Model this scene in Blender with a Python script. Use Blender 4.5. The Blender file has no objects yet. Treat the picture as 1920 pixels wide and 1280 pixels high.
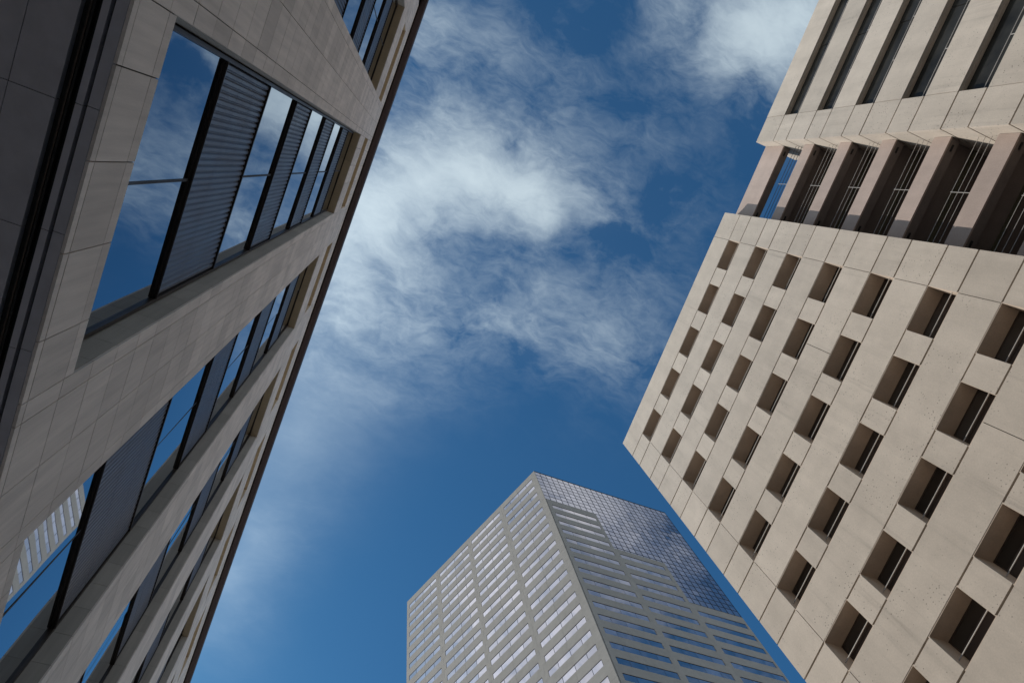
import bpy, math, random
from mathutils import Matrix, Vector

random.seed(11)
SC = bpy.context.scene
COL = SC.collection
PI = math.pi

# ------------------------------------------------------------------ camera
# world axes: +Y runs along the street, +X across it, +Z up; origin at the eye (1.6 m above the pavement)
cam_d = bpy.data.cameras.new('camera')
cam_d.sensor_width = 36.0
cam_d.lens = 25.217
cam_d.clip_start = 0.05
cam_d.clip_end = 5000.0
cam = bpy.data.objects.new('camera', cam_d)
COL.objects.link(cam)
cam.matrix_world = Matrix(((0.91977, -0.331021, -0.210826, 0), (-0.368042, -0.914042, -0.170505, 0),
                           (-0.136263, 0.234418, -0.962539, 0), (0, 0, 0, 1)))
SC.camera = cam

# ------------------------------------------------------------------ sky, sun, exposure
SUN = Vector((-0.4715, 0.6142, 0.6328)).normalized()
SUN_EL = math.asin(SUN.z)
SUN_ROT = math.atan2(SUN.x, SUN.y)
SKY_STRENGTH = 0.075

# cloud masses of the layer overhead: (x, y) on a plane one unit up, angle, half-lengths, density
CLOUDS = [(0.3611, -0.3483, 2.896, 0.075, 0.046, 1.6), (0.2958, -0.3349, 2.756, 0.05, 0.035, 0.35), (0.3621, -0.2855, 2.588, 0.04174, 0.03183, 0.5),
 (0.4066, -0.3863, 2.786, 0.06218, 0.04047, 0.9), (0.273, -0.2776, -2.762, 0.03, 0.03, 0.12), (0.02129, 0.01603, 2.422, 0.1081, 0.03849, 1.6),
 (-0.02914, 0.1084, 2, 0.05827, 0.05275, 1.35), (0.09399, -0.01662, 2.678, 0.0658, 0.027, 1), (0.1764, -0.02992, 2.854, 0.06383, 0.03622, 2.0),
 (0.2058, 0.001839, 1.335, 0.02658, 0.02136, 0.9), (-0.01159, -0.01211, 2.737, 0.05643, 0.03446, 0.5), (0.1843, 0.09044, 3.053, 0.1995, 0.1288, 0.34),
 (0.3113, 0.1523, 2.975, 0.1215, 0.03599, 0.6), (0.1899, 0.1667, 2.882, 0.08509, 0.01958, 0.5), (0.2393, 0.1028, -3.14, 0.09448, 0.05379, 0.28),
 (0.3655, 0.0558, 1.084, 0.1033, 0.07231, 0.17), (0.09679, 0.05198, 2.768, 0.05164, 0.03656, 0.35), (0.008238, -0.1009, 1.878, 0.08249, 0.07515, 0.6),
 (-0.03422, -0.1753, 2.628, 0.06182, 0.05103, 0.45), (0.1025, -0.1909, 2.881, 0.1501, 0.09334, 0.24), (0.1783, -0.1416, 0.982, 0.09061, 0.02581, 0.22),
 (0.2673, -0.1628, 1.051, 0.1063, 0.09112, 0.14), (0.3654, -0.1164, 2.787, 0.08703, 0.04446, 0.08), (-0.01102, 0.2279, 1.653, 0.09875, 0.0871, 0.7),
 (-0.0728, 0.1561, 2.657, 0.08484, 0.07222, 0.5), (-0.02395, 0.3986, 1.526, 0.1207, 0.08891, 0.42), (-0.03294, 0.568, 1.596, 0.1098, 0.06868, 0.42),
 (-0.03889, 0.6519, 1.495, 0.07862, 0.05359, 0.30), (0.06823, 0.2986, 2.229, 0.1223, 0.07067, 0.24), (-0.03724, 0.7642, 1.402, 0.09115, 0.06972, 0.22),
 (0.2673, -0.03001, 2.939, 0.04665, 0.01185, 0.3), (0.4253, -0.08332, 2.813, 0.06486, 0.03813, 0.10), (-0.5, 0.14, 0.4, 0.24, 0.18, 1.3),
 (-0.8, 0.1, 0.2, 0.28, 0.22, 1.1), (0.50, -0.42, 2.7, 0.15, 0.10, 1.2)]   # the last three lie beyond the frame and show in the mirrored glass


def nd(nt, kind, **kw):
    n = nt.nodes.new(kind)
    for k, v in kw.items():
        if k == 'inp':
            for i, x in v.items():
                n.inputs[i].default_value = x
        else:
            setattr(n, k, v)
    return n


def math_n(nt, op, a, b=None, c=None, clamp=False):
    n = nt.nodes.new('ShaderNodeMath')
    n.operation = op
    n.use_clamp = clamp
    for i, x in enumerate((a, b, c)):
        if x is None:
            continue
        if hasattr(x, 'is_linked') or hasattr(x, 'node'):
            nt.links.new(x, n.inputs[i])
        else:
            n.inputs[i].default_value = x
    return n.outputs[0]


def scale_col(nt, col, fac):
    """base colour times a scalar field"""
    m = nd(nt, 'ShaderNodeMix', data_type='RGBA', blend_type='MULTIPLY')
    m.inputs['Factor'].default_value = 1.0
    if isinstance(col, tuple):
        m.inputs['A'].default_value = (*col, 1)
    else:
        nt.links.new(col, m.inputs['A'])
    c = nd(nt, 'ShaderNodeCombineColor')
    for i in range(3):
        nt.links.new(fac, c.inputs[i])
    nt.links.new(c.outputs[0], m.inputs['B'])
    return m.outputs['Result']


def build_world():
    w = bpy.data.worlds.new('World')
    SC.world = w
    w.use_nodes = True
    nt = w.node_tree
    nt.nodes.clear()
    ln = nt.links.new
    out = nd(nt, 'ShaderNodeOutputWorld')
    bg = nd(nt, 'ShaderNodeBackground')
    ln(bg.outputs[0], out.inputs[0])
    sky = nd(nt, 'ShaderNodeTexSky', sky_type='NISHITA', sun_disc=False, sun_elevation=SUN_EL, sun_rotation=SUN_ROT,
             altitude=300.0, air_density=1.0, dust_density=0.9, ozone_density=3.5)
    tc = nd(nt, 'ShaderNodeTexCoord')
    sep = nd(nt, 'ShaderNodeSeparateXYZ')
    ln(tc.outputs['Generated'], sep.inputs[0])
    z = math_n(nt, 'MAXIMUM', sep.outputs[2], 0.06)
    cmb = nd(nt, 'ShaderNodeCombineXYZ')
    ln(math_n(nt, 'DIVIDE', sep.outputs[0], z), cmb.inputs[0])
    ln(math_n(nt, 'DIVIDE', sep.outputs[1], z), cmb.inputs[1])
    p = cmb.outputs[0]

    def noise(vec, scale, detail, rough, dist=0.0, off=(0, 0, 0), scl=(1, 1, 1), rot=0.0):
        m = nd(nt, 'ShaderNodeMapping')
        m.inputs['Location'].default_value = off
        m.inputs['Scale'].default_value = scl
        m.inputs['Rotation'].default_value = (0, 0, rot)
        ln(vec, m.inputs[0])
        t = nd(nt, 'ShaderNodeTexNoise')
        t.inputs['Scale'].default_value = scale
        t.inputs['Detail'].default_value = detail
        t.inputs['Roughness'].default_value = rough
        t.inputs['Distortion'].default_value = dist
        ln(m.outputs[0], t.inputs['Vector'])
        return t

    # wind-torn warp of the layer
    def warp(vec, scale, amt, off):
        t = noise(vec, scale, 3.0, 0.55, 0.0, off)
        s = nd(nt, 'ShaderNodeVectorMath', operation='SUBTRACT')
        ln(t.outputs['Color'], s.inputs[0])
        s.inputs[1].default_value = (0.5, 0.5, 0.5)
        m = nd(nt, 'ShaderNodeVectorMath', operation='MULTIPLY_ADD')
        ln(s.outputs[0], m.inputs[0])
        m.inputs[1].default_value = (amt, amt, 0)
        ln(vec, m.inputs[2])
        return m.outputs[0]
    p1 = warp(warp(p, 4.5, 0.06, (3, 1, 0)), 16.0, 0.03, (7, 2, 0))
    p2 = warp(p1, 40.0, 0.012, (4, 8, 0))
    acc = None
    for cx, cy, ang, a, b, amp in CLOUDS:
        m = nd(nt, 'ShaderNodeMapping', vector_type='TEXTURE')
        m.inputs['Location'].default_value = (cx, cy, 0)
        m.inputs['Rotation'].default_value = (0, 0, ang)
        m.inputs['Scale'].default_value = (a * 2.7, b * 2.7, 1)
        ln(p1, m.inputs[0])
        g = nd(nt, 'ShaderNodeTexGradient', gradient_type='QUADRATIC_SPHERE')
        ln(m.outputs[0], g.inputs[0])
        acc = math_n(nt, 'MULTIPLY_ADD', g.outputs['Fac'], amp * 0.55, acc if acc is not None else 0.0)
    # broken cover over the unseen rest of the sky, thickened to add fill light
    far = noise(p1, 1.5, 5.0, 0.55, 0.3, (1.7, 4.4, 0))
    farm = nd(nt, 'ShaderNodeMapRange', interpolation_type='SMOOTHSTEP')
    farm.inputs['From Min'].default_value = 0.36
    farm.inputs['From Max'].default_value = 0.60
    farm.inputs['To Max'].default_value = 1.3
    ln(far.outputs['Fac'], farm.inputs[0])
    dist = nd(nt, 'ShaderNodeVectorMath', operation='DISTANCE')
    ln(p, dist.inputs[0])
    dist.inputs[1].default_value = (0.22, 0.16, 0)
    away = nd(nt, 'ShaderNodeMapRange', interpolation_type='SMOOTHSTEP')
    away.inputs['From Min'].default_value = 0.85
    away.inputs['From Max'].default_value = 1.35
    ln(dist.outputs['Value'], away.inputs[0])
    acc = math_n(nt, 'MULTIPLY_ADD', farm.outputs[0], away.outputs[0], acc)
    # torn, fibrous inside: broad billows, filaments and fine mottling
    f1 = noise(p1, 7.0, 8.0, 0.62, 0.2, (2, 9, 0), (1.0, 1.4, 1), 0.9).outputs['Fac']
    f2 = noise(p2, 13.0, 7.0, 0.60, 0.5, (5, 3, 0), (1.0, 2.8, 1), 2.3).outputs['Fac']
    f3 = noise(p2, 55.0, 5.0, 0.65, 0.3, (8, 6, 0), (1.0, 2.0, 1), 2.0).outputs['Fac']
    rid = math_n(nt, 'SUBTRACT', 1.0, math_n(nt, 'MULTIPLY', math_n(nt, 'ABSOLUTE', math_n(nt, 'SUBTRACT', f2, 0.5)), 4.5), clamp=True)
    tex = nd(nt, 'ShaderNodeMapRange')
    tex.clamp = False
    tex.inputs['From Min'].default_value = 0.34
    tex.inputs['From Max'].default_value = 0.66
    tex.inputs['To Min'].default_value = 0.15
    tex.inputs['To Max'].default_value = 1.25
    ln(f1, tex.inputs[0])
    t2 = math_n(nt, 'MULTIPLY', tex.outputs[0], math_n(nt, 'MULTIPLY_ADD', rid, 0.55, 0.66))
    t3 = math_n(nt, 'MULTIPLY', t2, math_n(nt, 'MULTIPLY_ADD', f3, 0.8, 0.60))
    t3 = math_n(nt, 'MAXIMUM', t3, 0.04)
    # the thin veil towards the sun is smooth, the masses overhead are torn
    sp = nd(nt, 'ShaderNodeSeparateXYZ')
    ln(p1, sp.inputs[0])
    veil = nd(nt, 'ShaderNodeMapRange', interpolation_type='SMOOTHSTEP')
    veil.inputs['From Min'].default_value = 0.16
    veil.inputs['From Max'].default_value = 0.40
    veil.inputs['To Max'].default_value = 0.85
    ln(sp.outputs[1], veil.inputs[0])
    tm = nd(nt, 'ShaderNodeMix')
    ln(veil.outputs[0], tm.inputs[0])
    ln(t3, tm.inputs[2])
    tm.inputs[3].default_value = 0.75
    er = math_n(nt, 'MAXIMUM', math_n(nt, 'MULTIPLY_ADD', acc, 0.85, math_n(nt, 'SUBTRACT', tm.outputs[0], 0.5)), 0.06)
    dens = math_n(nt, 'MULTIPLY', acc, er)
    # optical depth -> opacity
    al = math_n(nt, 'SUBTRACT', 1.0, math_n(nt, 'POWER', 2.718, math_n(nt, 'MULTIPLY', dens, -1.25)), clamp=True)
    hz = nd(nt, 'ShaderNodeMix', data_type='RGBA')
    hz.inputs['B'].default_value = (8.6, 9.9, 10.6, 1)
    tint = nd(nt, 'ShaderNodeMix', data_type='RGBA', blend_type='MULTIPLY')
    tint.inputs['Factor'].default_value = 1.0
    tint.inputs['B'].default_value = (0.46, 1.10, 1.36, 1)
    # deep blue overhead, paler and neutral towards the horizon, brightened there for extra fill
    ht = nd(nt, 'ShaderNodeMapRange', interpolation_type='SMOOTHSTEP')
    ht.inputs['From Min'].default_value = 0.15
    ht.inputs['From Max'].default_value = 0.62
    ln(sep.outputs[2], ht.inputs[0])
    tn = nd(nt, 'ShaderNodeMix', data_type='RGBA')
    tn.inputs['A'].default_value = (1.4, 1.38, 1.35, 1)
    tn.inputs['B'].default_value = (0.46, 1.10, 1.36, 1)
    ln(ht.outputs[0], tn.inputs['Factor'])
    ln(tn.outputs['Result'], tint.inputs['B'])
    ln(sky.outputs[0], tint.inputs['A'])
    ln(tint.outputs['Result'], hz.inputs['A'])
    ln(al, hz.inputs['Factor'])
    # cloud scatters sunlight forward: brighter towards the sun
    dt = nd(nt, 'ShaderNodeVectorMath', operation='DOT_PRODUCT')
    ln(tc.outputs['Generated'], dt.inputs[0])
    dt.inputs[1].default_value = SUN
    fw = math_n(nt, 'MULTIPLY_ADD', math_n(nt, 'POWER', math_n(nt, 'MAXIMUM', dt.outputs['Value'], 0.0), 5.0), 1.1, 0.9)
    ln(scale_col(nt, (8.3, 9.9, 10.9), fw), hz.inputs['B'])
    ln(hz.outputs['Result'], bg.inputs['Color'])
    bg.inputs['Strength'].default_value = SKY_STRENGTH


build_world()
sd = bpy.data.lights.new('sun', 'SUN')
sd.energy = 3.6
sd.angle = math.radians(0.53)
sd.color = (1.0, 0.94, 0.85)
sun = bpy.data.objects.new('sun', sd)
COL.objects.link(sun)
sun.rotation_euler = SUN.to_track_quat('Z', 'Y').to_euler()
sun.location = SUN * 300

SC.view_settings.view_transform = 'Standard'
SC.view_settings.look = 'None'
SC.view_settings.exposure = 0.0
SC.view_settings.gamma = 1.0
SC.view_settings.use_curve_mapping = False
SC.render.engine = 'CYCLES'
SC.cycles.max_bounces = 8
SC.cycles.diffuse_bounces = 4
SC.cycles.glossy_bounces = 5
SC.cycles.use_denoising = True
SC.cycles.caustics_reflective = False
SC.cycles.caustics_refractive = False


# ------------------------------------------------------------------ materials
def mat(name):
    m = bpy.data.materials.new(name)
    m.use_nodes = True
    nt = m.node_tree
    return m, nt, nt.nodes['Principled BSDF']


def tex_noise(nt, vec, scale, detail=4.0, rough=0.55, scl=(1, 1, 1), dist=0.0):
    mp = nd(nt, 'ShaderNodeMapping')
    mp.inputs['Scale'].default_value = scl
    nt.links.new(vec, mp.inputs[0])
    t = nd(nt, 'ShaderNodeTexNoise')
    t.inputs['Scale'].default_value = scale
    t.inputs['Detail'].default_value = detail
    t.inputs['Roughness'].default_value = rough
    t.inputs['Distortion'].default_value = dist
    nt.links.new(mp.outputs[0], t.inputs['Vector'])
    return t.outputs['Fac']


def maprange(nt, v, a, b, c, d, smooth=False):
    n = nd(nt, 'ShaderNodeMapRange')
    if smooth:
        n.interpolation_type = 'SMOOTHSTEP'
    nt.links.new(v, n.inputs[0])
    for i, x in zip((1, 2, 3, 4), (a, b, c, d)):
        n.inputs[i].default_value = x
    return n.outputs[0]


def piece_random(nt):
    oi = nd(nt, 'ShaderNodeObjectInfo')
    ge = nd(nt, 'ShaderNodeNewGeometry')
    return math_n(nt, 'FRACT', math_n(nt, 'ADD', oi.outputs['Random'], ge.outputs['Random Per Island']))


def position(nt):
    return nd(nt, 'ShaderNodeNewGeometry').outputs['Position']


def add_bump(nt, bsdf, height, strength, dist):
    b = nd(nt, 'ShaderNodeBump')
    b.inputs['Strength'].default_value = strength
    b.inputs['Distance'].default_value = dist
    nt.links.new(height, b.inputs['Height'])
    nt.links.new(b.outputs[0], bsdf.inputs['Normal'])


def stone_mat(name, col, streak=0.16, var=0.12):
    m, nt, b = mat(name)
    pos = position(nt)
    r = piece_random(nt)
    s1 = tex_noise(nt, pos, 9.0, 5.0, 0.6, (1, 1, 0.06))
    s2 = tex_noise(nt, pos, 1.3, 3.0, 0.5, (1, 1, 0.4))
    s3 = tex_noise(nt, pos, 60.0, 3.0, 0.6)
    f = maprange(nt, s1, 0.3, 0.7, 1 - streak, 1 + streak)
    f = math_n(nt, 'MULTIPLY', f, maprange(nt, s2, 0.3, 0.7, 0.92, 1.08))
    f = math_n(nt, 'MULTIPLY', f, maprange(nt, s3, 0.2, 0.8, 0.93, 1.07))
    f = math_n(nt, 'MULTIPLY', f, maprange(nt, r, 0, 1, 1 - var, 1 + var * 0.7))
    nt.links.new(scale_col(nt, col, f), b.inputs['Base Color'])
    b.inputs['Roughness'].default_value = 0.75
    add_bump(nt, b, s3, 0.25, 0.004)
    return m


def concrete_mat(name, col, pocks=True, var=0.07, stain=0.12):
    m, nt, b = mat(name)
    pos = position(nt)
    r = piece_random(nt)
    n1 = tex_noise(nt, pos, 0.9, 6.0, 0.6)
    n2 = tex_noise(nt, pos, 0.5, 4.0, 0.6, (1, 1.6, 0.22))
    n3 = tex_noise(nt, pos, 14.0, 4.0, 0.65)
    f = maprange(nt, n1, 0.3, 0.7, 0.93, 1.06)
    f = math_n(nt, 'MULTIPLY', f, maprange(nt, n2, 0.35, 0.75, 1 + stain * 0.5, 1 - stain))
    f = math_n(nt, 'MULTIPLY', f, maprange(nt, n3, 0.25, 0.75, 0.90, 1.08))
    f = math_n(nt, 'MULTIPLY', f, maprange(nt, r, 0, 1, 1 - var, 1 + var))
    if pocks:
        run = tex_noise(nt, pos, 1.0, 5.0, 0.65, (1, 2.6, 0.10))
        msk = tex_noise(nt, pos, 0.16, 2.0, 0.5)
        f = math_n(nt, 'MULTIPLY', f, math_n(nt, 'SUBTRACT', 1.0, math_n(nt, 'MULTIPLY', maprange(nt, run, 0.52, 0.72, 0.0, 0.22, True), maprange(nt, msk, 0.4, 0.65, 0.0, 1.0))))

        def holes(scale, rad, thr, cl):
            v = nd(nt, 'ShaderNodeTexVoronoi')
            v.inputs['Scale'].default_value = scale
            nt.links.new(pos, v.inputs['Vector'])
            sc = nd(nt, 'ShaderNodeSeparateColor')
            nt.links.new(v.outputs['Color'], sc.inputs[0])
            keep = maprange(nt, sc.outputs[0], thr, 1.0, 0.0, rad)
            inside = math_n(nt, 'LESS_THAN', v.outputs['Distance'], keep)
            clus = maprange(nt, tex_noise(nt, pos, cl, 3.0, 0.6), 0.46, 0.58, 0.0, 1.0)
            return math_n(nt, 'MULTIPLY', inside, clus)
        h = math_n(nt, 'MAXIMUM', holes(2.8, 0.17, 0.4, 0.35), holes(5.5, 0.24, 0.4, 0.5))
        f = math_n(nt, 'MULTIPLY', f, math_n(nt, 'SUBTRACT', 1.0, math_n(nt, 'MULTIPLY', h, 0.55)))
    nt.links.new(scale_col(nt, col, f), b.inputs['Base Color'])
    b.inputs['Roughness'].default_value = 0.85
    add_bump(nt, b, n3, 0.2, 0.01)
    return m


def metal_mat(name, col, rough=0.4, metallic=0.7, var=0.1):
    m, nt, b = mat(name)
    n = tex_noise(nt, position(nt), 3.0, 4.0, 0.6, (1, 1, 0.3))
    nt.links.new(scale_col(nt, col, maprange(nt, n, 0.3, 0.7, 1 - var, 1 + var)), b.inputs['Base Color'])
    b.inputs['Metallic'].default_value = metallic
    nt.links.new(maprange(nt, n, 0.3, 0.7, rough * 0.85, rough * 1.2), b.inputs['Roughness'])
    return m


def glass_mat(name, col, rough=0.015, wav=0.0, var=0.06, wscale=0.5):
    """coated facade glazing: a tinted mirror that is not quite flat"""
    m, nt, b = mat(name)
    pos = position(nt)
    r = piece_random(nt)
    nt.links.new(scale_col(nt, col, maprange(nt, r, 0, 1, 1 - var, 1 + var)), b.inputs['Base Color'])
    b.inputs['Metallic'].default_value = 1.0
    b.inputs['Roughness'].default_value = rough
    if wav:
        add_bump(nt, b, tex_noise(nt, pos, wscale, 1.0, 0.4), 1.0, wav)
    return m


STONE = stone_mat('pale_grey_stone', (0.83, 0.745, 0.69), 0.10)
STONE_JAMB = stone_mat('shade_toned_reveal_stone', (0.50, 0.455, 0.405), 0.08, 0.08)  # facade stone toned down: the shade on the jambs is in the colour
STONE_BOUNCE = stone_mat('bounce_warmed_lining_stone', (0.60, 0.48, 0.33), 0.05, 0.05)  # warm bounced sunlight put into the colour of heads and slot lining
JOINT = concrete_mat('joint_mortar', (0.06, 0.05, 0.045), False)
SOFFIT = metal_mat('slate_blue_soffit', (0.56, 0.545, 0.60), 0.45, 0.0)
SLOT = metal_mat('black_channel', (0.012, 0.011, 0.010), 0.6, 0.0)
BRONZE = metal_mat('dark_bronze', (0.065, 0.05, 0.042), 0.38, 0.5)
BROWN = metal_mat('brown_cornice_metal', (0.075, 0.052, 0.052), 0.5, 0.2)
RIBBED = metal_mat('blue_grey_ribbed_metal', (0.15, 0.155, 0.18), 0.38, 0.45, 0.12)
GLASS_L = glass_mat('blue_reflective_glass', (0.44, 0.49, 0.55), 0.012, 0.003, 0.06, 0.35)
CONC = concrete_mat('warm_precast_concrete', (0.53, 0.458, 0.388))
CONC_IN = concrete_mat('recess_concrete', (0.54, 0.44, 0.355), False)
CONC_PINK = concrete_mat('pinkish_band_concrete', (0.44, 0.345, 0.30), False)
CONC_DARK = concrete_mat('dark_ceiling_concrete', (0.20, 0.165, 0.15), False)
JOINT_R = concrete_mat('dark_joint', (0.07, 0.06, 0.055), False)
DOORHEAD = metal_mat('olive_door_head', (0.13, 0.125, 0.085), 0.5, 0.1)
GLASS_R = glass_mat('dark_window_glass', (0.10, 0.10, 0.10), 0.03, 0.0)
GLASS_W, _nt, _b = mat('smoky_ribbon_glass')
_n = tex_noise(_nt, position(_nt), 0.7, 3.0, 0.6)
_nt.links.new(scale_col(_nt, (0.030, 0.028, 0.024), maprange(_nt, _n, 0.3, 0.7, 0.6, 1.5)), _b.inputs['Base Color'])
_b.inputs['Roughness'].default_value = 0.25
_b.inputs['IOR'].default_value = 1.25
GLASS_D, _nt, _b = mat('dim_window_glass')
_nt.links.new(scale_col(_nt, (0.085, 0.078, 0.074), maprange(_nt, piece_random(_nt), 0, 1, 0.6, 1.4)), _b.inputs['Base Color'])
_b.inputs['Roughness'].default_value = 0.12
PANEL_R = metal_mat('dark_brown_panel', (0.085, 0.066, 0.058), 0.5, 0.1)
RAIL = metal_mat('pale_painted_rail', (0.42, 0.39, 0.36), 0.45, 0.0)
TOWER = concrete_mat('grey_green_tower_granite', (0.34, 0.312, 0.283), False, 0.04, 0.06)
GLASS_T = glass_mat('pink_tower_glass', (0.86, 0.69, 0.67), 0.012, 0.02, 0.12, 0.25)
GLASS_C = glass_mat('pink_curtain_glass', (0.72, 0.60, 0.62), 0.012, 0.015, 0.10, 0.3)
TFRAME = metal_mat('tower_dark_frame', (0.03, 0.028, 0.032), 0.4, 0.3)
ASPHALT = concrete_mat('asphalt', (0.055, 0.055, 0.057), False)
PAVING = concrete_mat('pavement_concrete', (0.46, 0.445, 0.42), False)
PAINT = concrete_mat('white_road_paint', (0.75, 0.75, 0.72), False)


# ------------------------------------------------------------------ mesh helpers
CF = [(0, 3, 2, 1), (4, 5, 6, 7), (0, 1, 5, 4), (1, 2, 6, 5), (2, 3, 7, 6), (3, 0, 4, 7)]


class MB:
    """collects boxes and prisms, builds ONE mesh object"""
    def __init__(self):
        self.v, self.f = [], []

    def box(self, x0, x1, y0, y1, z0, z1):
        if x1 < x0: x0, x1 = x1, x0
        if y1 < y0: y0, y1 = y1, y0
        if z1 < z0: z0, z1 = z1, z0
        n = len(self.v)
        self.v += [(x0, y0, z0), (x1, y0, z0), (x1, y1, z0), (x0, y1, z0), (x0, y0, z1), (x1, y0, z1), (x1, y1, z1), (x0, y1, z1)]
        self.f += [tuple(n + i for i in q) for q in CF]
        return self

    def quad(self, a, b, c, d):
        n = len(self.v)
        self.v += [a, b, c, d]
        self.f.append((n, n + 1, n + 2, n + 3))
        return self

    def prism_y(self, prof, y0, y1):
        """prof: (x, z) outline, extruded along y"""
        n, k = len(self.v), len(prof)
        self.v += [(x, y0, z) for x, z in prof] + [(x, y1, z) for x, z in prof]
        for i in range(k):
            j = (i + 1) % k
            self.f.append((n + i, n + j, n + k + j, n + k + i))
        self.f.append(tuple(n + i for i in reversed(range(k))))
        self.f.append(tuple(n + k + i for i in range(k)))
        return self

    def transform(self, mtx):
        self.v = [tuple(mtx @ Vector(p)) for p in self.v]
        return self

    def mesh(self, name, material):
        me = bpy.data.meshes.new(name)
        me.from_pydata(self.v, [], self.f)
        me.materials.append(material)
        me.update()
        return me

    def build(self, name, material, parent=None, loc=(0, 0, 0)):
        return link(name, self.mesh(name, material), parent, loc)


def link(name, me, parent=None, loc=(0, 0, 0), rot=(0, 0, 0), scale=(1, 1, 1)):
    o = bpy.data.objects.new(name, me)
    COL.objects.link(o)
    o.parent = parent
    o.location, o.rotation_euler, o.scale = loc, rot, scale
    return o


_unit = {}


def slab(name, material, parent, x0, x1, y0, y1, z0, z1, rot=(0, 0, 0)):
    """one separate piece: a shared unit cube put in place"""
    if material.name not in _unit:
        _unit[material.name] = MB().box(-.5, .5, -.5, .5, -.5, .5).mesh(name, material)
    return link(name, _unit[material.name], parent, ((x0 + x1) / 2, (y0 + y1) / 2, (z0 + z1) / 2), rot,
                (abs(x1 - x0), abs(y1 - y0), abs(z1 - z0)))


def thing(name, label, cat, loc=(0, 0, 0)):
    o = bpy.data.objects.new(name, None)
    COL.objects.link(o)
    o.location = loc
    o['label'], o['category'] = label, cat
    return o


def structure(o):
    o['kind'] = 'structure'
    return o


GZ = -1.6   # pavement level

# ------------------------------------------------------------------ the ground
structure(MB().box(-1500, 1500, -1500, 1500, GZ - 0.4, GZ - 0.16).build('ground', PAVING))
structure(MB().quad((4.5, -400, GZ - 0.152), (18.5, -400, GZ - 0.152), (18.5, 400, GZ - 0.152), (4.5, 400, GZ - 0.152)).build('road', ASPHALT))
for nm, x0, x1 in (('pavement_near', -9.0, 4.5), ('pavement_far', 18.5, 60.0)):
    structure(MB().box(x0, x1, -400, 400, GZ - 0.158, GZ).build(nm, PAVING))
mk = MB()
for i in range(-20, 21):
    mk.quad((11.43, i * 9.0, GZ - 0.148), (11.57, i * 9.0, GZ - 0.148), (11.57, i * 9.0 + 3, GZ - 0.148), (11.43, i * 9.0 + 3, GZ - 0.148))
structure(mk.build('road_marking', PAINT))

# ------------------------------------------------------------------ left: stone-clad block with tall window bays
D = 2.9          # eye to facade; all numbers below in this unit
LB = thing('stone_clad_building', 'tall grey stone building on the left with vertical bays of mirrored windows and ribbed metal', 'building', (-D, 6 * D, GZ))
LO = Vector((-D, 6 * D, GZ))


def lbox(mb, x0, x1, y0, y1, z0, z1):
    return mb.box(x0 * D - LO.x, x1 * D - LO.x, y0 * D - LO.y, y1 * D - LO.y, z0 * D - LO.z, z1 * D - LO.z)


def lslab(name, m, parent, x0, x1, y0, y1, z0, z1, rot=(0, 0, 0), off=Vector((0, 0, 0))):
    o = LO + off
    return slab(name, m, parent, x0 * D - o.x, x1 * D - o.x, y0 * D - o.y, y1 * D - o.y, z0 * D - o.z, z1 * D - o.z, rot)


PITCH, WW, W0 = 2.285, 1.49, -0.195
ZS, ZW, ZT, SL0, SL1, ZC = 2.66, 3.075, 13.575, 14.84, 15.87, 17.05
YA, YB = -8.0, 24.0
KS = list(range(-1, 7))
TP, CORE, GX = 0.012, -1.0105, -1.14      # cladding thickness, wall behind it, glass plane
YF0, YF1 = W0 + PITCH * KS[0] - (PITCH - WW), W0 + PITCH * KS[-1] + PITCH

wall = MB()
lbox(wall, -4.5, -1.17, YA, YB, ZS + 0.032, ZC + 0.35)                # body of the block behind the facade
lbox(wall, -1.169, CORE, YA, YB, ZS + 0.032, ZW - 0.004)              # band under the bays
lbox(wall, -1.169, CORE, YA, YB, SL1 + 0.006, ZC + 0.3)               # band over the top slots
lbox(wall, -1.169, CORE, YA, YF0, ZW - 0.003, SL1 + 0.005)
lbox(wall, -1.169, CORE, YF1, YB, ZW - 0.003, SL1 + 0.005)
for k in KS + [KS[-1] + 1]:
    y1 = W0 + PITCH * k
    y0 = y1 - (PITCH - WW)
    lbox(wall, -1.169, CORE, max(y0, YF0) + 0.0135, min(y1, YF1) - 0.0135, ZW - 0.003, SL1 + 0.005)
for k in KS:
    y0 = W0 + PITCH * k
    lbox(wall, -1.168, CORE, y0 - 0.0134, y0 + WW + 0.0134, ZT + 0.013, SL0 - 0.006)
wall.build('wall', JOINT, LB)

base = MB()
lbox(base, -4.4, -2.4, YA, YB, GZ / D, ZS + 0.03)
for i in range(14):
    lbox(base, -1.32, -1.06, YA + 0.6 + i * 2.285, YA + 0.86 + i * 2.285, GZ / D, ZS - 0.004)
base.build('arcade_base', STONE, LB)

# cladding: list every panel first
panels = []
G = 0.0025


def add_panel(y0, y1, z0, z1):
    panels.append((y0 + G, y1 - G, z0 + G, z1 - G))


rowz = [ZS, 2.7055]
while rowz[-1] < ZC - 0.2:
    rowz.append(rowz[-1] + 0.2842)
rowz[-1] = ZC
for k in KS + [KS[-1] + 1]:
    e1 = W0 + PITCH * k
    e0 = e1 - (PITCH - WW)
    ys = [e0, e0 + 0.092, e0 + 0.398, e0 + 0.704, e1]
    for a, b in zip(rowz, rowz[1:]):
        for c, d in zip(ys, ys[1:]):
            add_panel(c, d, a, b)
for k in KS:
    e0 = W0 + PITCH * k
    ys = [e0, e0 + 0.245, e0 + 0.578, e0 + 0.912, e0 + 1.245, e0 + WW]
    for c, d in zip(ys, ys[1:]):
        for a, b in ((ZS, 2.7055), (2.7055, 2.993), (2.993, ZW), (ZT, 14.2), (14.2, SL0), (SL1, 16.45), (16.45, ZC)):
            add_panel(c, d, a, b)


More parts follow.
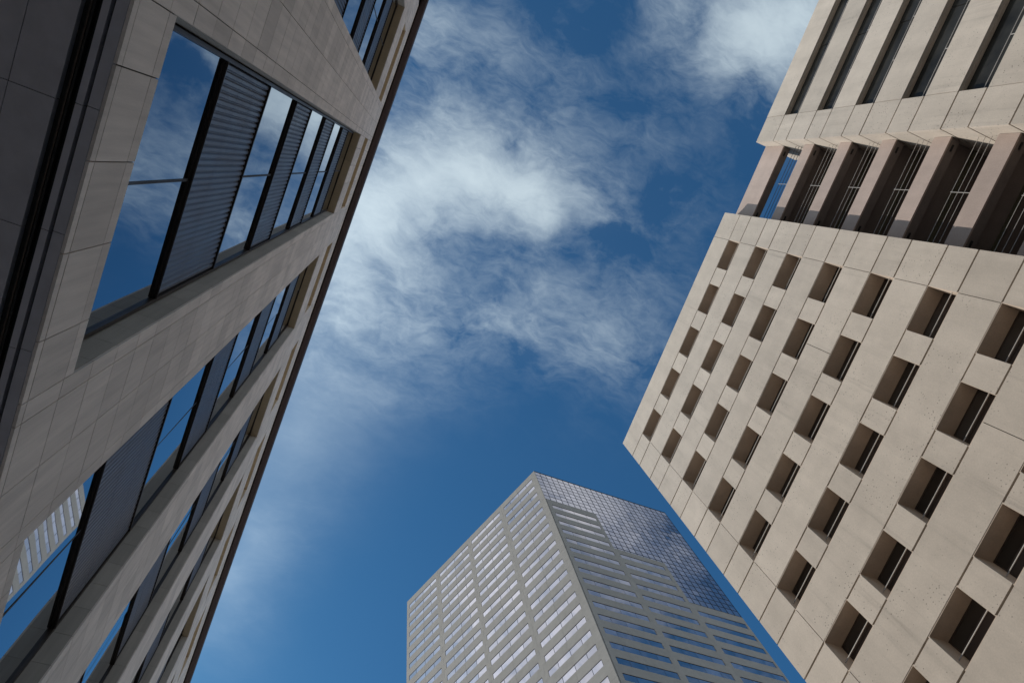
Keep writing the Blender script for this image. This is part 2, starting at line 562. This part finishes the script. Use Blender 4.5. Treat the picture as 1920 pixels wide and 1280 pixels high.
def seen_size(q):
    y, z = (q[0] + q[1]) / 2, (q[2] + q[3]) / 2
    v = cam.matrix_world.inverted() @ Vector((-D, y * D, z * D))
    inside = v.z < 0 and abs(v.x / v.z) < 0.72 and abs(v.y / v.z) < 0.485
    return (1 if inside else 1e-4) * (q[1] - q[0]) * (q[3] - q[2]) / (1 + y * y + z * z) ** 1.5


panels.sort(key=seen_size, reverse=True)
for q in panels[:300]:
    lslab('stone_panel', STONE, LB, -1.0 - TP, -1.0 + random.uniform(-0.0004, 0.0004), *q)
rest = MB()
for q in panels[300:]:
    lbox(rest, -1.0 - TP, -1.0 + random.uniform(-0.0004, 0.0004), *q)
r_o = rest.build('stone_panel_field', STONE, LB)
r_o['kind'] = 'stuff'

# soffit over the arcade: panels and black channels running along the street
sof = MB()
lbox(sof, -4.4, -1.0125, YA, YB, ZS + 0.03, ZS + 0.0325)
lbox(sof, -1.1141, -1.1065, YF0, YF1, ZS + 0.004, ZS + 0.0299)
sof.build('soffit_channel', SLOT, LB)
for (x0, x1, step, ph) in ((-1.05, -1.0128, 0.44, 0.21), (-1.087, -1.064, 0.44, 0.215), (-1.291, -1.148, 0.446, 0.225), (-1.60, -1.2935, 0.446, 0.225), (-1.91, -1.6025, 0.446, 0.225)):
    yy = ph - 6 * step
    while yy < 4.4:
        lslab('soffit_panel', SOFFIT, LB, x0, x1, yy + 0.0012, yy + step - 0.0012, ZS, ZS + 0.0295)
        yy += step
lslab('soffit_trim', BRONZE, LB, -1.122, -1.1155, YF0, YF1, ZS + 0.001, ZS + 0.0298)

# window bays
FINS, TOPS = (4.40, 6.92, 9.18, 11.42), (5.67, 7.93, 10.21, 12.45)
fr = MB()
def fbox(mb, x0, x1, y0, y1, z0, z1):
    """bay-local: y from the bay's near edge, z from the eye, x from the facade"""
    return mb.box(x0 * D, x1 * D, y0 * D, y1 * D, z0 * D, z1 * D)
fbox(fr, GX - 0.02, GX + 0.018, 0.0125, 0.035, ZW + 0.002, ZT - 0.002)
fbox(fr, GX - 0.02, GX + 0.018, WW - 0.035, WW - 0.0125, ZW + 0.002, ZT - 0.002)
fbox(fr, GX - 0.02, GX + 0.020, 0.0352, WW - 0.0352, ZW + 0.002, ZW + 0.05)
fbox(fr, GX - 0.02, GX + 0.014, 0.0352, WW - 0.0352, ZT - 0.03, ZT - 0.002)
for i in range(4):
    zt = TOPS[i]
    fbox(fr, GX - 0.02, GX + 0.022, 0.0352, WW - 0.0352, zt, zt + 0.018)
GL = [(ZW + 0.052, FINS[0] - 0.012)] + [(TOPS[i] + 0.02, FINS[i + 1] - 0.012) for i in range(3)] + [(TOPS[3] + 0.02, ZT - 0.032)]
FRAME_ME = fr.mesh('window', BRONZE)
TRANSOM = metal_mat('matt_transom', (0.035, 0.04, 0.05), 0.6, 0.0)
fin = MB()
fbox(fin, GX - 0.02, GX + 0.008, 0.0352, WW - 0.0352, -0.012, 0.000)
fbox(fin, GX + 0.008, GX + 0.014, 0.0352, WW - 0.0352, -0.004, 0.000)
fbox(fin, GX + 0.014, GX + 0.022, 0.0352, WW - 0.0352, -0.010, 0.000)
fbox(fin, GX + 0.022, GX + 0.026, 0.0352, WW - 0.0352, -0.004, 0.004)
FIN_ME = fin.mesh('fin', BRONZE)


def ribbed(z0, z1, nrib=35):
    mb = MB()
    y0, y1 = 0.04, WW - 0.04
    pw = (y1 - y0) / nrib
    prof = []
    for i in range(nrib):
        a = y0 + i * pw
        prof += [(a, 0.0), (a + pw * 0.24, 0.010), (a + pw * 0.72, 0.010), (a + pw * 0.90, 0.0)]
    prof.append((y1, 0.0))
    zs = [z0, z0 + (z1 - z0) * 0.36, z0 + (z1 - z0) * 0.68, z1]
    for za, zb in zip(zs, zs[1:]):
        n = len(mb.v)
        for (y, x) in prof:
            mb.v += [((GX + x) * D, y * D, (za + 0.003) * D), ((GX + x) * D, y * D, (zb - 0.003) * D)]
        for i in range(len(prof) - 1):
            mb.f.append((n + 2 * i, n + 2 * i + 2, n + 2 * i + 3, n + 2 * i + 1))
    fbox(mb, GX - 0.012, GX - 0.004, y0, y1, z0, z1)
    return mb.mesh('ribbed_panel', RIBBED)


RIB_ME = [ribbed(0.006, t - f - 0.002) for f, t in zip(FINS, TOPS)]
jamb_rows = [z for z in rowz if ZW + 0.05 < z < ZT - 0.1]
jamb_rows = [ZW + 0.002] + jamb_rows + [ZT - 0.001]
for k in KS:
    e0 = W0 + PITCH * k
    org = Vector((-D * 0, e0 * D, 0)) - LO + Vector((0, 0, 0))
    win = link('window', FRAME_ME, LB, org)
    woff = Vector((0, e0 * D, 0))
    for i in range(4):
        link('fin', FIN_ME, win, (0, 0, FINS[i] * D))
        link('ribbed_panel', RIB_ME[i], win, (0, 0, FINS[i] * D))
    for a, b in GL:
        slab('transom', TRANSOM, win, (GX - 0.01) * D, (GX + 0.002) * D, 0.7216 * D, 0.7384 * D, a * D, b * D)
        for (p0, p1) in ((0.036, 0.7215), (0.7385, WW - 0.036)):
            slab('pane', GLASS_L, win, (GX - 0.004) * D, GX * D, p0 * D, p1 * D, a * D, b * D,
                 (0, math.radians(random.gauss(0, 0.10)), math.radians(random.gauss(0, 0.22))))
    # stone lining of the bay: jambs and head
    jm = MB()
    for a, b in zip(jamb_rows, jamb_rows[1:]):
        for (y0, y1) in ((e0 - 0.0132, e0), (e0 + WW, e0 + WW + 0.0132)):
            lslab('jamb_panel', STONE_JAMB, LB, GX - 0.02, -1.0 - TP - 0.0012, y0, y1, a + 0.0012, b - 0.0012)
    for (zz, nm) in ((ZT, 'bay_head'), (SL1, 'slot_head')):
        hd = MB()
        yy = [e0 + 0.001, e0 + 0.51, e0 + 0.98, e0 + WW - 0.001]
        for a, b in zip(yy, yy[1:]):
            lbox(hd, GX - 0.02, -1.0 - TP - 0.001, a + 0.001, b - 0.001, zz, zz + 0.0055 if zz == SL1 else zz + 0.012)
        hd.build(nm, STONE_BOUNCE, LB)
    sb = MB()
    lbox(sb, -1.1695, -1.155, e0 + 0.001, e0 + WW - 0.001, SL0 - 0.004, SL1 - 0.001)
    lbox(sb, -1.1545, -1.0125, e0 - 0.0132, e0 - 0.0005, SL0 - 0.004, SL1 - 0.001)
    lbox(sb, -1.1545, -1.0125, e0 + WW + 0.0005, e0 + WW + 0.0132, SL0 - 0.004, SL1 - 0.001)
    sb.build('slot_lining', STONE_BOUNCE, LB)

# cornice
cor = MB()
yo = [YA, YB]
cor.prism_y([(x * D - LO.x, z * D - LO.z) for x, z in ((-0.985, ZC + 0.03), (-0.972, ZC + 0.004), (-0.93, ZC), (-0.868, ZC + 0.004), (-0.848, ZC + 0.02), (-0.842, ZC + 0.07), (-0.842, ZC + 0.30), (-0.985, ZC + 0.34))],
            YA * D - LO.y, YB * D - LO.y)
cor.build('cornice', BROWN, LB)
cg = MB()
lbox(cg, -1.01, -0.986, YA, YB, ZC + 0.06, ZC + 0.30)
cg.build('cornice_gap', SLOT, LB)

# ------------------------------------------------------------------ right: precast concrete block with deep square windows
R = 24.5
RB = thing('concrete_office_block', 'pale precast concrete building on the right with a grid of deep-set windows and recessed balconies', 'building', (R, 0, GZ))
RO = Vector((R, 0, GZ))


def rbox(mb, x0, x1, y0, y1, z0, z1):
    return mb.box(x0 * R - RO.x, x1 * R - RO.x, y0 * R - RO.y, y1 * R - RO.y, z0 * R - RO.z, z1 * R - RO.z)


def rslab(name, m, parent, x0, x1, y0, y1, z0, z1, off=Vector((0, 0, 0)), rot=(0, 0, 0)):
    o = RO + off
    return slab(name, m, parent, x0 * R - o.x, x1 * R - o.x, y0 * R - o.y, y1 * R - o.y, z0 * R - o.z, z1 * R - o.z, rot)


RT, RP, RH, ZROOF = 2.159, 0.1808, 0.0775, 2.272
NR = 10
WY = [-0.158 + 0.1475 * i for i in range(5)]
WWD = 0.092
YM0, YM1, YV0, YV1 = -0.243, 0.609, -0.158, 0.524
YWING, YRIB, YEND = -0.482, -0.565, -1.75
PX, HJ, VJ = 1.008, 0.0020, 0.0006      # panel back, half joint widths
zrow = [RT - RP * j for j in range(NR)]
core = MB()
rbox(core, 1.052, 1.72, YM0 + 0.004, YM1 - 0.004, GZ / R, ZROOF - 0.01)
rbox(core, PX - 0.002, 1.0519, YM0 + 0.003, YM1 - 0.003, RT + 0.0035, ZROOF - 0.006)
for j, zt in enumerate(zrow):
    lo = zt - RP if j < NR - 1 else GZ / R
    rbox(core, PX - 0.002, 1.0519, YM0 + 0.003, YM1 - 0.003, lo + 0.0035, zt - RH - 0.0035)
    edges = [YM0 + 0.003] + [v for y in WY for v in (y - 0.0025, y + WWD + 0.0025)] + [YM1 - 0.003]
    for a, b in zip(edges[::2], edges[1::2]):
        rbox(core, PX - 0.002, 1.0519, a, b, zt - RH - 0.0034, zt + 0.0034)
# wing
rbox(core, 1.052, 1.72, YEND, YWING - 0.003, GZ / R, ZROOF - 0.01)
rbox(core, PX - 0.002, 1.0519, YEND, YWING - 0.003, RT + 0.0035, ZROOF - 0.006)
for j, zt in enumerate(zrow):
    lo = zt - RP if j < NR - 1 else GZ / R
    rbox(core, PX - 0.002, 1.0519, YEND, YWING - 0.003, lo + 0.0035, zt - RH - 0.0035)
    rbox(core, PX - 0.002, 1.0519, YRIB + 0.0025, YWING - 0.003, zt - RH - 0.0034, zt + 0.0034)
# behind the balconies
rbox(core, 1.26, 1.72, YWING - 0.0029, YM0 + 0.0039, GZ / R, ZROOF - 0.25)
core.build('wall', JOINT_R, RB)


def cpanel(y0, y1, z0, z1, hj0=HJ, hj1=HJ, x0=1.0):
    d = random.uniform(-0.0003, 0.0003)
    return rslab('concrete_panel', CONC, RB, x0 + d, PX, y0 + VJ, y1 - VJ, z0 + hj0, z1 - hj1)


cpanel(YM0, YV0, RT, ZROOF, HJ, 0)
cpanel(YV0, YM1, RT, ZROOF, HJ, 0)
for j, zt in enumerate(zrow):
    zb = zt - RH
    nx = zt - RP if j < NR - 1 else GZ / R
    for (a, b) in ((YM0, YV0), (YV1, YM1)):
        cpanel(a, b, zb, zt)
        cpanel(a, b, nx, zb)
    if j in (3, 6):
        cpanel(YV0, 0.037, nx, zb)
        cpanel(0.037, YV1, nx, zb)
    else:
        cpanel(YV0, YV1, nx, zb)
    for a, b in zip(WY, WY[1:]):
        cpanel(a + WWD, b, zb, zt)
# corner return panels of the main block and wing
cpanel(YEND, YRIB, RT, ZROOF, HJ, 0)
cpanel(YRIB, YWING, RT, ZROOF, HJ, 0)
for j, zt in enumerate(zrow):
    zb = zt - RH
    nx = zt - RP if j < NR - 1 else GZ / R
    cpanel(YRIB, YWING, zb, zt)
    cpanel(YRIB, YWING, nx, zb)
    cpanel(YEND, YRIB, nx, zb)
    for (a, b) in ((zb, zt), (nx, zb)):
        rslab('return_panel', CONC, RB, PX + 0.0006, 1.15, YWING - 0.0028, YWING - VJ, a + HJ, b - HJ)
rslab('return_panel', CONC, RB, PX + 0.0006, 1.15, YWING - 0.0028, YWING - VJ, RT + HJ, ZROOF)

# deep windows: reveal and frame as one piece, with pane, panel and guard rail of their own
wm = MB()
h, wd, dp = RH * R, WWD * R, 0.040 * R
x_in = (PX - 1.0) * R + 0.01
wm.box(0.02, dp + 0.1, -0.055, wd + 0.055, h, h + 0.075)          # head
wm.box(0.02, dp + 0.1, -0.055, wd + 0.055, -0.075, 0.0)           # sill
wm.box(0.02, dp + 0.1, -0.055, 0.0, 0.001, h - 0.001)             # jambs
wm.box(0.02, dp + 0.1, wd, wd + 0.055, 0.001, h - 0.001)
REV_ME = wm.mesh('window', CONC_IN)
ff = MB()
ff.box(dp - 0.03, dp + 0.05, 0.001, 0.05, 0.001, h - 0.001)
ff.box(dp - 0.03, dp + 0.05, wd - 0.05, wd - 0.001, 0.001, h - 0.001)
ff.box(dp - 0.03, dp + 0.05, 0.051, wd - 0.051, h - 0.05, h - 0.001)
ff.box(dp - 0.04, dp + 0.05, 0.051, wd - 0.051, h * 0.60, h * 0.66)
FR_ME = ff.mesh('frame', PANEL_R)
for j, zt in enumerate(zrow):
    for y in WY:
        o = link('window', REV_ME, RB, (0, y * R, (zt - RH) * R - GZ))
        link('frame', FR_ME, o)
        slab('pane', GLASS_D, o, dp, dp + 0.02, 0.051, wd - 0.051, h * 0.661, h - 0.051)
        slab('lower_panel', PANEL_R, o, dp, dp + 0.02, 0.051, wd - 0.051, 0.002, h * 0.599)
        slab('guard_rail', RAIL, o, 0.21, 0.245, 0.001, wd - 0.001, 0.535, 0.57)

# ribbon windows of the wing
for j, zt in enumerate(zrow):
    zb = zt - RH
    rb_ = MB()
    rbox(rb_, PX + 0.0005, 1.0518, YEND, YRIB, zt + 0.0001, zt + 0.003)
    rbox(rb_, PX + 0.0005, 1.0518, YEND, YRIB, zb - 0.003, zb - 0.0001)
    rbox(rb_, PX + 0.0005, 1.0518, YRIB - 0.0001, YRIB + 0.0023, zb, zt)
    rw = rb_.build('ribbon_window', CONC_IN, RB)
    n = 0
    y = YRIB
    while y > -1.1:
        y2 = y - 0.219
        rslab('pane', GLASS_W, rw, 1.0145, 1.0155, y2 + 0.001, y - 0.001, zb + RH * 0.5, zt - 0.0005)
        rslab('lower_panel', GLASS_W, rw, 1.0145, 1.0155, y2 + 0.001, y - 0.001, zb + 0.0002, zb + RH * 0.499)
        y = y2
    rslab('guard_rail', RAIL, rw, 1.0085, 1.0097, -1.3, YRIB - 0.0002, zb + 0.0198, zb + 0.0210)
    for i in range(6):
        yy = -0.678 - 0.1092 * i
        rslab('rail_post', RAIL, rw, 1.0082, 1.0096, yy - 0.0007, yy + 0.0007, zb + 0.0003, zb + 0.0197)

# balconies between the two blocks
SX = 1.0375
for j in range(7):
    zt = ZROOF if j == 0 else 2.034 - 0.1797 * (j - 1)
    zb = 2.155 if j == 0 else zt - 0.0515
    bm = MB()
    rbox(bm, SX, SX + 0.004, YWING + 0.0002, YM0 - 0.0002, zb, zt)
    bal = bm.build('balcony_band', CONC_PINK, RB)
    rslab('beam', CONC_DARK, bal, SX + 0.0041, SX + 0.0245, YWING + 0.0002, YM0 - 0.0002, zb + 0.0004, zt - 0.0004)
    if j > 0:
        rslab('door_head', DOORHEAD, bal, 1.112, 1.118, YWING + 0.0002, YM0 - 0.0002, zb + 0.011, zb + 0.0179)
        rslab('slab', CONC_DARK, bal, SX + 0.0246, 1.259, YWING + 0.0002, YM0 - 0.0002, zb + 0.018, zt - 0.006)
        for i in range(4):
            zz = zt + 0.0575 - 0.0175 * i
            rslab('rail', RAIL if j > 1 else BRONZE, bal, SX + 0.006, SX + 0.0068, YWING + 0.0003, YM0 - 0.0003, zz - (0.0004 if j > 1 else 0.0008), zz + (0.0004 if j > 1 else 0.0008))
        rslab('rail_post', RAIL, bal, SX + 0.0044, SX + 0.0059, -0.3628, -0.3617, zt + 0.0002, zt + 0.0585)
        slab_w = rslab('back_window', GLASS_R, bal, 1.24, 1.2585, -0.44, -0.28, zt + 0.001, zt + 0.10)
    for yy in (-0.461, -0.262):
        rslab('light_fixture', SLOT, bal, SX + 0.0105, SX + 0.0145, yy - 0.007, yy + 0.007, zb - 0.002, zb - 0.0001)
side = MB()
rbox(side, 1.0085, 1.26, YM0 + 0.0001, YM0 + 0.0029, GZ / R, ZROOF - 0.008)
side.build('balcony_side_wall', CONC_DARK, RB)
slab_p = rslab('roof_coping', CONC, RB, 1.0085, 1.05, YM0 + 0.003, YM1 - 0.002, ZROOF - 0.0055, ZROOF - 0.0005)

# ------------------------------------------------------------------ far: parallelogram tower, granite bands and mirrored glass
A, B, C = Vector((52.458, 56.932, 0)), Vector((35.207, 99.664, 0)), Vector((89.132, 56.810, 0))
HT, FH = 161.0, 3.665
TB = thing('glass_and_granite_tower', 'tall slab-sided grey tower with pinkish mirrored window strips standing between the two nearer buildings', 'tower', (A.x, A.y, GZ))
TO = Vector((A.x, A.y, GZ))
Dd = B + C - A
LA, LC = (B - A).length, (C - A).length
dirL, dirC = (B - A).normalized(), (C - A).normalized()
angL, angC = math.atan2(dirL.y, dirL.x), math.atan2(dirC.y, dirC.x)
REC = 0.07
# core a little behind both faces
nL = Vector((-dirL.y, dirL.x, 0))          # outward of left face points to -x
if nL.x > 0: nL = -nL
nC = Vector((-dirC.y, dirC.x, 0))
if nC.y > 0: nC = -nC
tc_ = MB()
cs = math.sin(angL - angC)
ins = lambda P, a, b: P - TO + a * dirL / abs(cs) + b * dirC / abs(cs)
q4 = [ins(A, 0.35, 0.35), ins(B, -0.1, 0.35), ins(Dd, -0.1, -0.1), ins(C, 0.35, -0.1)]
tc_.v = [(p.x, p.y, 0) for p in q4] + [(p.x, p.y, HT - GZ - 0.3) for p in q4]
tc_.f = [(0, 3, 2, 1), (4, 5, 6, 7), (0, 1, 5, 4), (1, 2, 6, 5), (2, 3, 7, 6), (3, 0, 4, 7)]
tc_.build('core', TOWER, TB)


class Face:
    """pieces laid out on one tower face: u along it from the shared corner, z up, d inward"""
    def __init__(self, dr, n, ang):
        self.dr, self.n, self.ang = dr, n, ang

    def mtx(self):
        # local x = along, local y = inward, local z = up, in the tower's own space
        return Matrix(((self.dr.x, -self.n.x, 0, 0), (self.dr.y, -self.n.y, 0, 0), (0, 0, 1, -GZ), (0, 0, 0, 1)))

    def piece(self, name, m, parent, u0, u1, z0, z1, d0, d1, tilt=0.0):
        c = self.dr * ((u0 + u1) / 2) - self.n * ((d0 + d1) / 2)
        base = Vector((0, 0, 0))
        key = m.name
        if key not in _unit:
            _unit[key] = MB().box(-.5, .5, -.5, .5, -.5, .5).mesh(name, m)
        rx = math.radians(random.gauss(0, tilt)) if tilt else 0
        rz = math.radians(random.gauss(0, tilt)) if tilt else 0
        return link(name, _unit[key], parent, (c.x, c.y, (z0 + z1) / 2 - GZ), (rx, 0, self.ang + rz), (abs(u1 - u0), abs(d1 - d0), abs(z1 - z0)))

    def into(self, mb, u0, u1, z0, z1, d0, d1):
        t = MB().box(u0, u1, d0, d1, z0, z1)
        mt = self.mtx()
        n = len(mb.v)
        mb.v += [tuple(mt @ Vector(p)) for p in t.v]
        mb.f += [tuple(n + i for i in f) for f in t.f]


FL, FC = Face(dirL, nL, angL), Face(dirC, nC, angC)
WLU = [(1.40, 11.30), (12.74, 22.85), (24.02, 34.22), (35.55, 45.27)]
WCU = [(1.20, 12.10), (13.50, 23.80), (25.36, 36.12)]
SPL = (0.22, 0.49, 0.775)
CUR = [(0.0, 12.72, 145.85), (12.72, 24.75, 130.75), (24.75, LC, 116.55)]
panes, ZLOW = [], 78.0
# left face
k = 0
prev = HT
while True:
    zt = 158.70 - FH * k
    zb = zt - 1.50
    if zt < ZLOW:
        break
    cutsL = [0.0, 6.4, 12.02, 17.9, 23.43, 29.1, 34.88, 40.4, LA]
    for a, b in zip(cutsL, cutsL[1:]):
        FL.piece('spandrel', TOWER, TB, a + (0.012 if a else 0), b - (0.012 if b < LA else 0), zt, prev, random.uniform(0, 0.01), 0.3)
    prev = zb
    ed = [0.0] + [v for w in WLU for v in w] + [LA]
    for a, b in zip(ed[::2], ed[1::2]):
        FL.piece('pier', TOWER, TB, a, b, zb + 0.001, zt - 0.001, 0, 0.298)
    for (a, b) in WLU:
        if zt < 92 + a * 0.95 - 8:
            continue
        fm = MB()
        FL.into(fm, a, b, zt - 0.05, zt - 0.002, 0.03, 0.29)
        FL.into(fm, a + 0.001, a + 0.06, zb, zt - 0.05, 0.06, 0.29)
        cuts = [a + 0.06] + [a + (b - a) * s for s in SPL] + [b]
        for c in cuts[1:-1]:
            FL.into(fm, c - 0.035, c + 0.035, zb, zt - 0.05, 0.05, 0.29)
        w = fm.build('window', TFRAME, TB)
        for c, d in zip(cuts, cuts[1:]):
            panes.append((zt, FL, w, c + 0.035, d - 0.035, zb + 0.002, zt - 0.052))
    k += 1
FL.piece('spandrel', TOWER, TB, 0, LA, 0, prev, 0, 0.3)
# right face
k = 0
prev = [c[2] for c in CUR]
while True:
    zt = 143.60 - FH * k
    zb = zt - 1.62
    if zt < ZLOW:
        break
    for i, (a, b) in enumerate(WCU):
        u0, u1, z0 = CUR[i]
        if zt > z0:
            continue
        u0 += 0.0 if i else 0.31
        FC.piece('spandrel', TOWER, TB, u0, u1 - 0.001, zt, prev[i], 0, 0.3)
        prev[i] = zb
        FC.piece('pier', TOWER, TB, u0, a, zb + 0.001, zt - 0.001, 0, 0.298)
        FC.piece('pier', TOWER, TB, b, u1 - 0.001, zb + 0.001, zt - 0.001, 0, 0.298)
        fm = MB()
        FC.into(fm, a, b, zt - 0.06, zt - 0.002, 0.03, 0.29)
        FC.into(fm, a + 0.001, a + 0.06, zb, zt - 0.06, 0.06, 0.29)
        cuts = [a + 0.06] + [a + (b - a) * s for s in SPL] + [b]
        for c in cuts[1:-1]:
            FC.into(fm, c - 0.03, c + 0.03, zb, zt - 0.06, 0.07, 0.29)
        w = fm.build('window', TFRAME, TB)
        for c, d in zip(cuts, cuts[1:]):
            panes.append((zt, FC, w, c + 0.03, d - 0.03, zb + 0.002, zt - 0.062))
    k += 1
for i, (u0, u1, z0) in enumerate(CUR):
    FC.piece('spandrel', TOWER, TB, u0 + (0.0 if i else 0.31), u1 - 0.001, 0, prev[i], 0, 0.3)
panes.sort(key=lambda q: q[0])
stuff = MB()
for i, (zt, F, w, a, b, z0, z1) in enumerate(panes):
    if i < 300:
        F.piece('pane', GLASS_T, w, a, b, z0, z1, REC, REC + 0.03, 0.12)
    else:
        F.into(stuff, a, b, z0, z1, REC, REC + 0.03)
if stuff.v:
    so = stuff.build('upper_panes', GLASS_T, TB)
    so['kind'] = 'stuff'
# curtain wall
NC, CW, CH = 24, LC / 24.0, FH / 2
cp = []
grid = MB()
for c in range(NC):
    u0, u1 = c * CW, (c + 1) * CW
    reg = CUR[min(2, int((u0 + u1) / 2 > 12.72) + int((u0 + u1) / 2 > 24.75))]
    z = HT - 0.25
    while z - 0.3 > reg[2]:
        z2 = max(z - CH, reg[2])
        cp.append((u0 + 0.05, u1 - 0.05, z2 + 0.05, z - 0.05))
        z = z2
for c in range(NC + 1):
    u = c * CW
    um = min(max(u, 0.06), LC - 0.06)
    lo = min(r[2] for r in CUR if r[0] - 0.1 <= um <= r[1] + 0.1) if c in (8, 16) else CUR[min(2, int(um > 12.72) + int(um > 24.75))][2]
    FC.into(grid, um - 0.035, um + 0.035, lo, HT - 0.2, 0.02, 0.29)
for i, (u0, u1, z0) in enumerate(CUR):
    z = HT - 0.25
    while z - 0.3 > z0:
        FC.into(grid, u0 + 0.06, u1 - 0.06, z - 0.03, z + 0.03, 0.03, 0.285)
        z -= CH
FC.into(grid, 0.0, LC, HT - 0.19, HT, 0.0, 0.3)
cw = grid.build('curtain_wall_grid', TFRAME, TB)
cp.sort(key=lambda q: q[2])
stuff = MB()
for i, q in enumerate(cp):
    if i < 300:
        FC.piece('curtain_pane', GLASS_C, TB, q[0], q[1], q[2], q[3], 0.07, 0.10, 0.16)
    else:
        FC.into(stuff, q[0], q[1], q[2], q[3], 0.07, 0.10)
if stuff.v:
    so = stuff.build('upper_curtain_panes', GLASS_C, TB)
    so['kind'] = 'stuff'
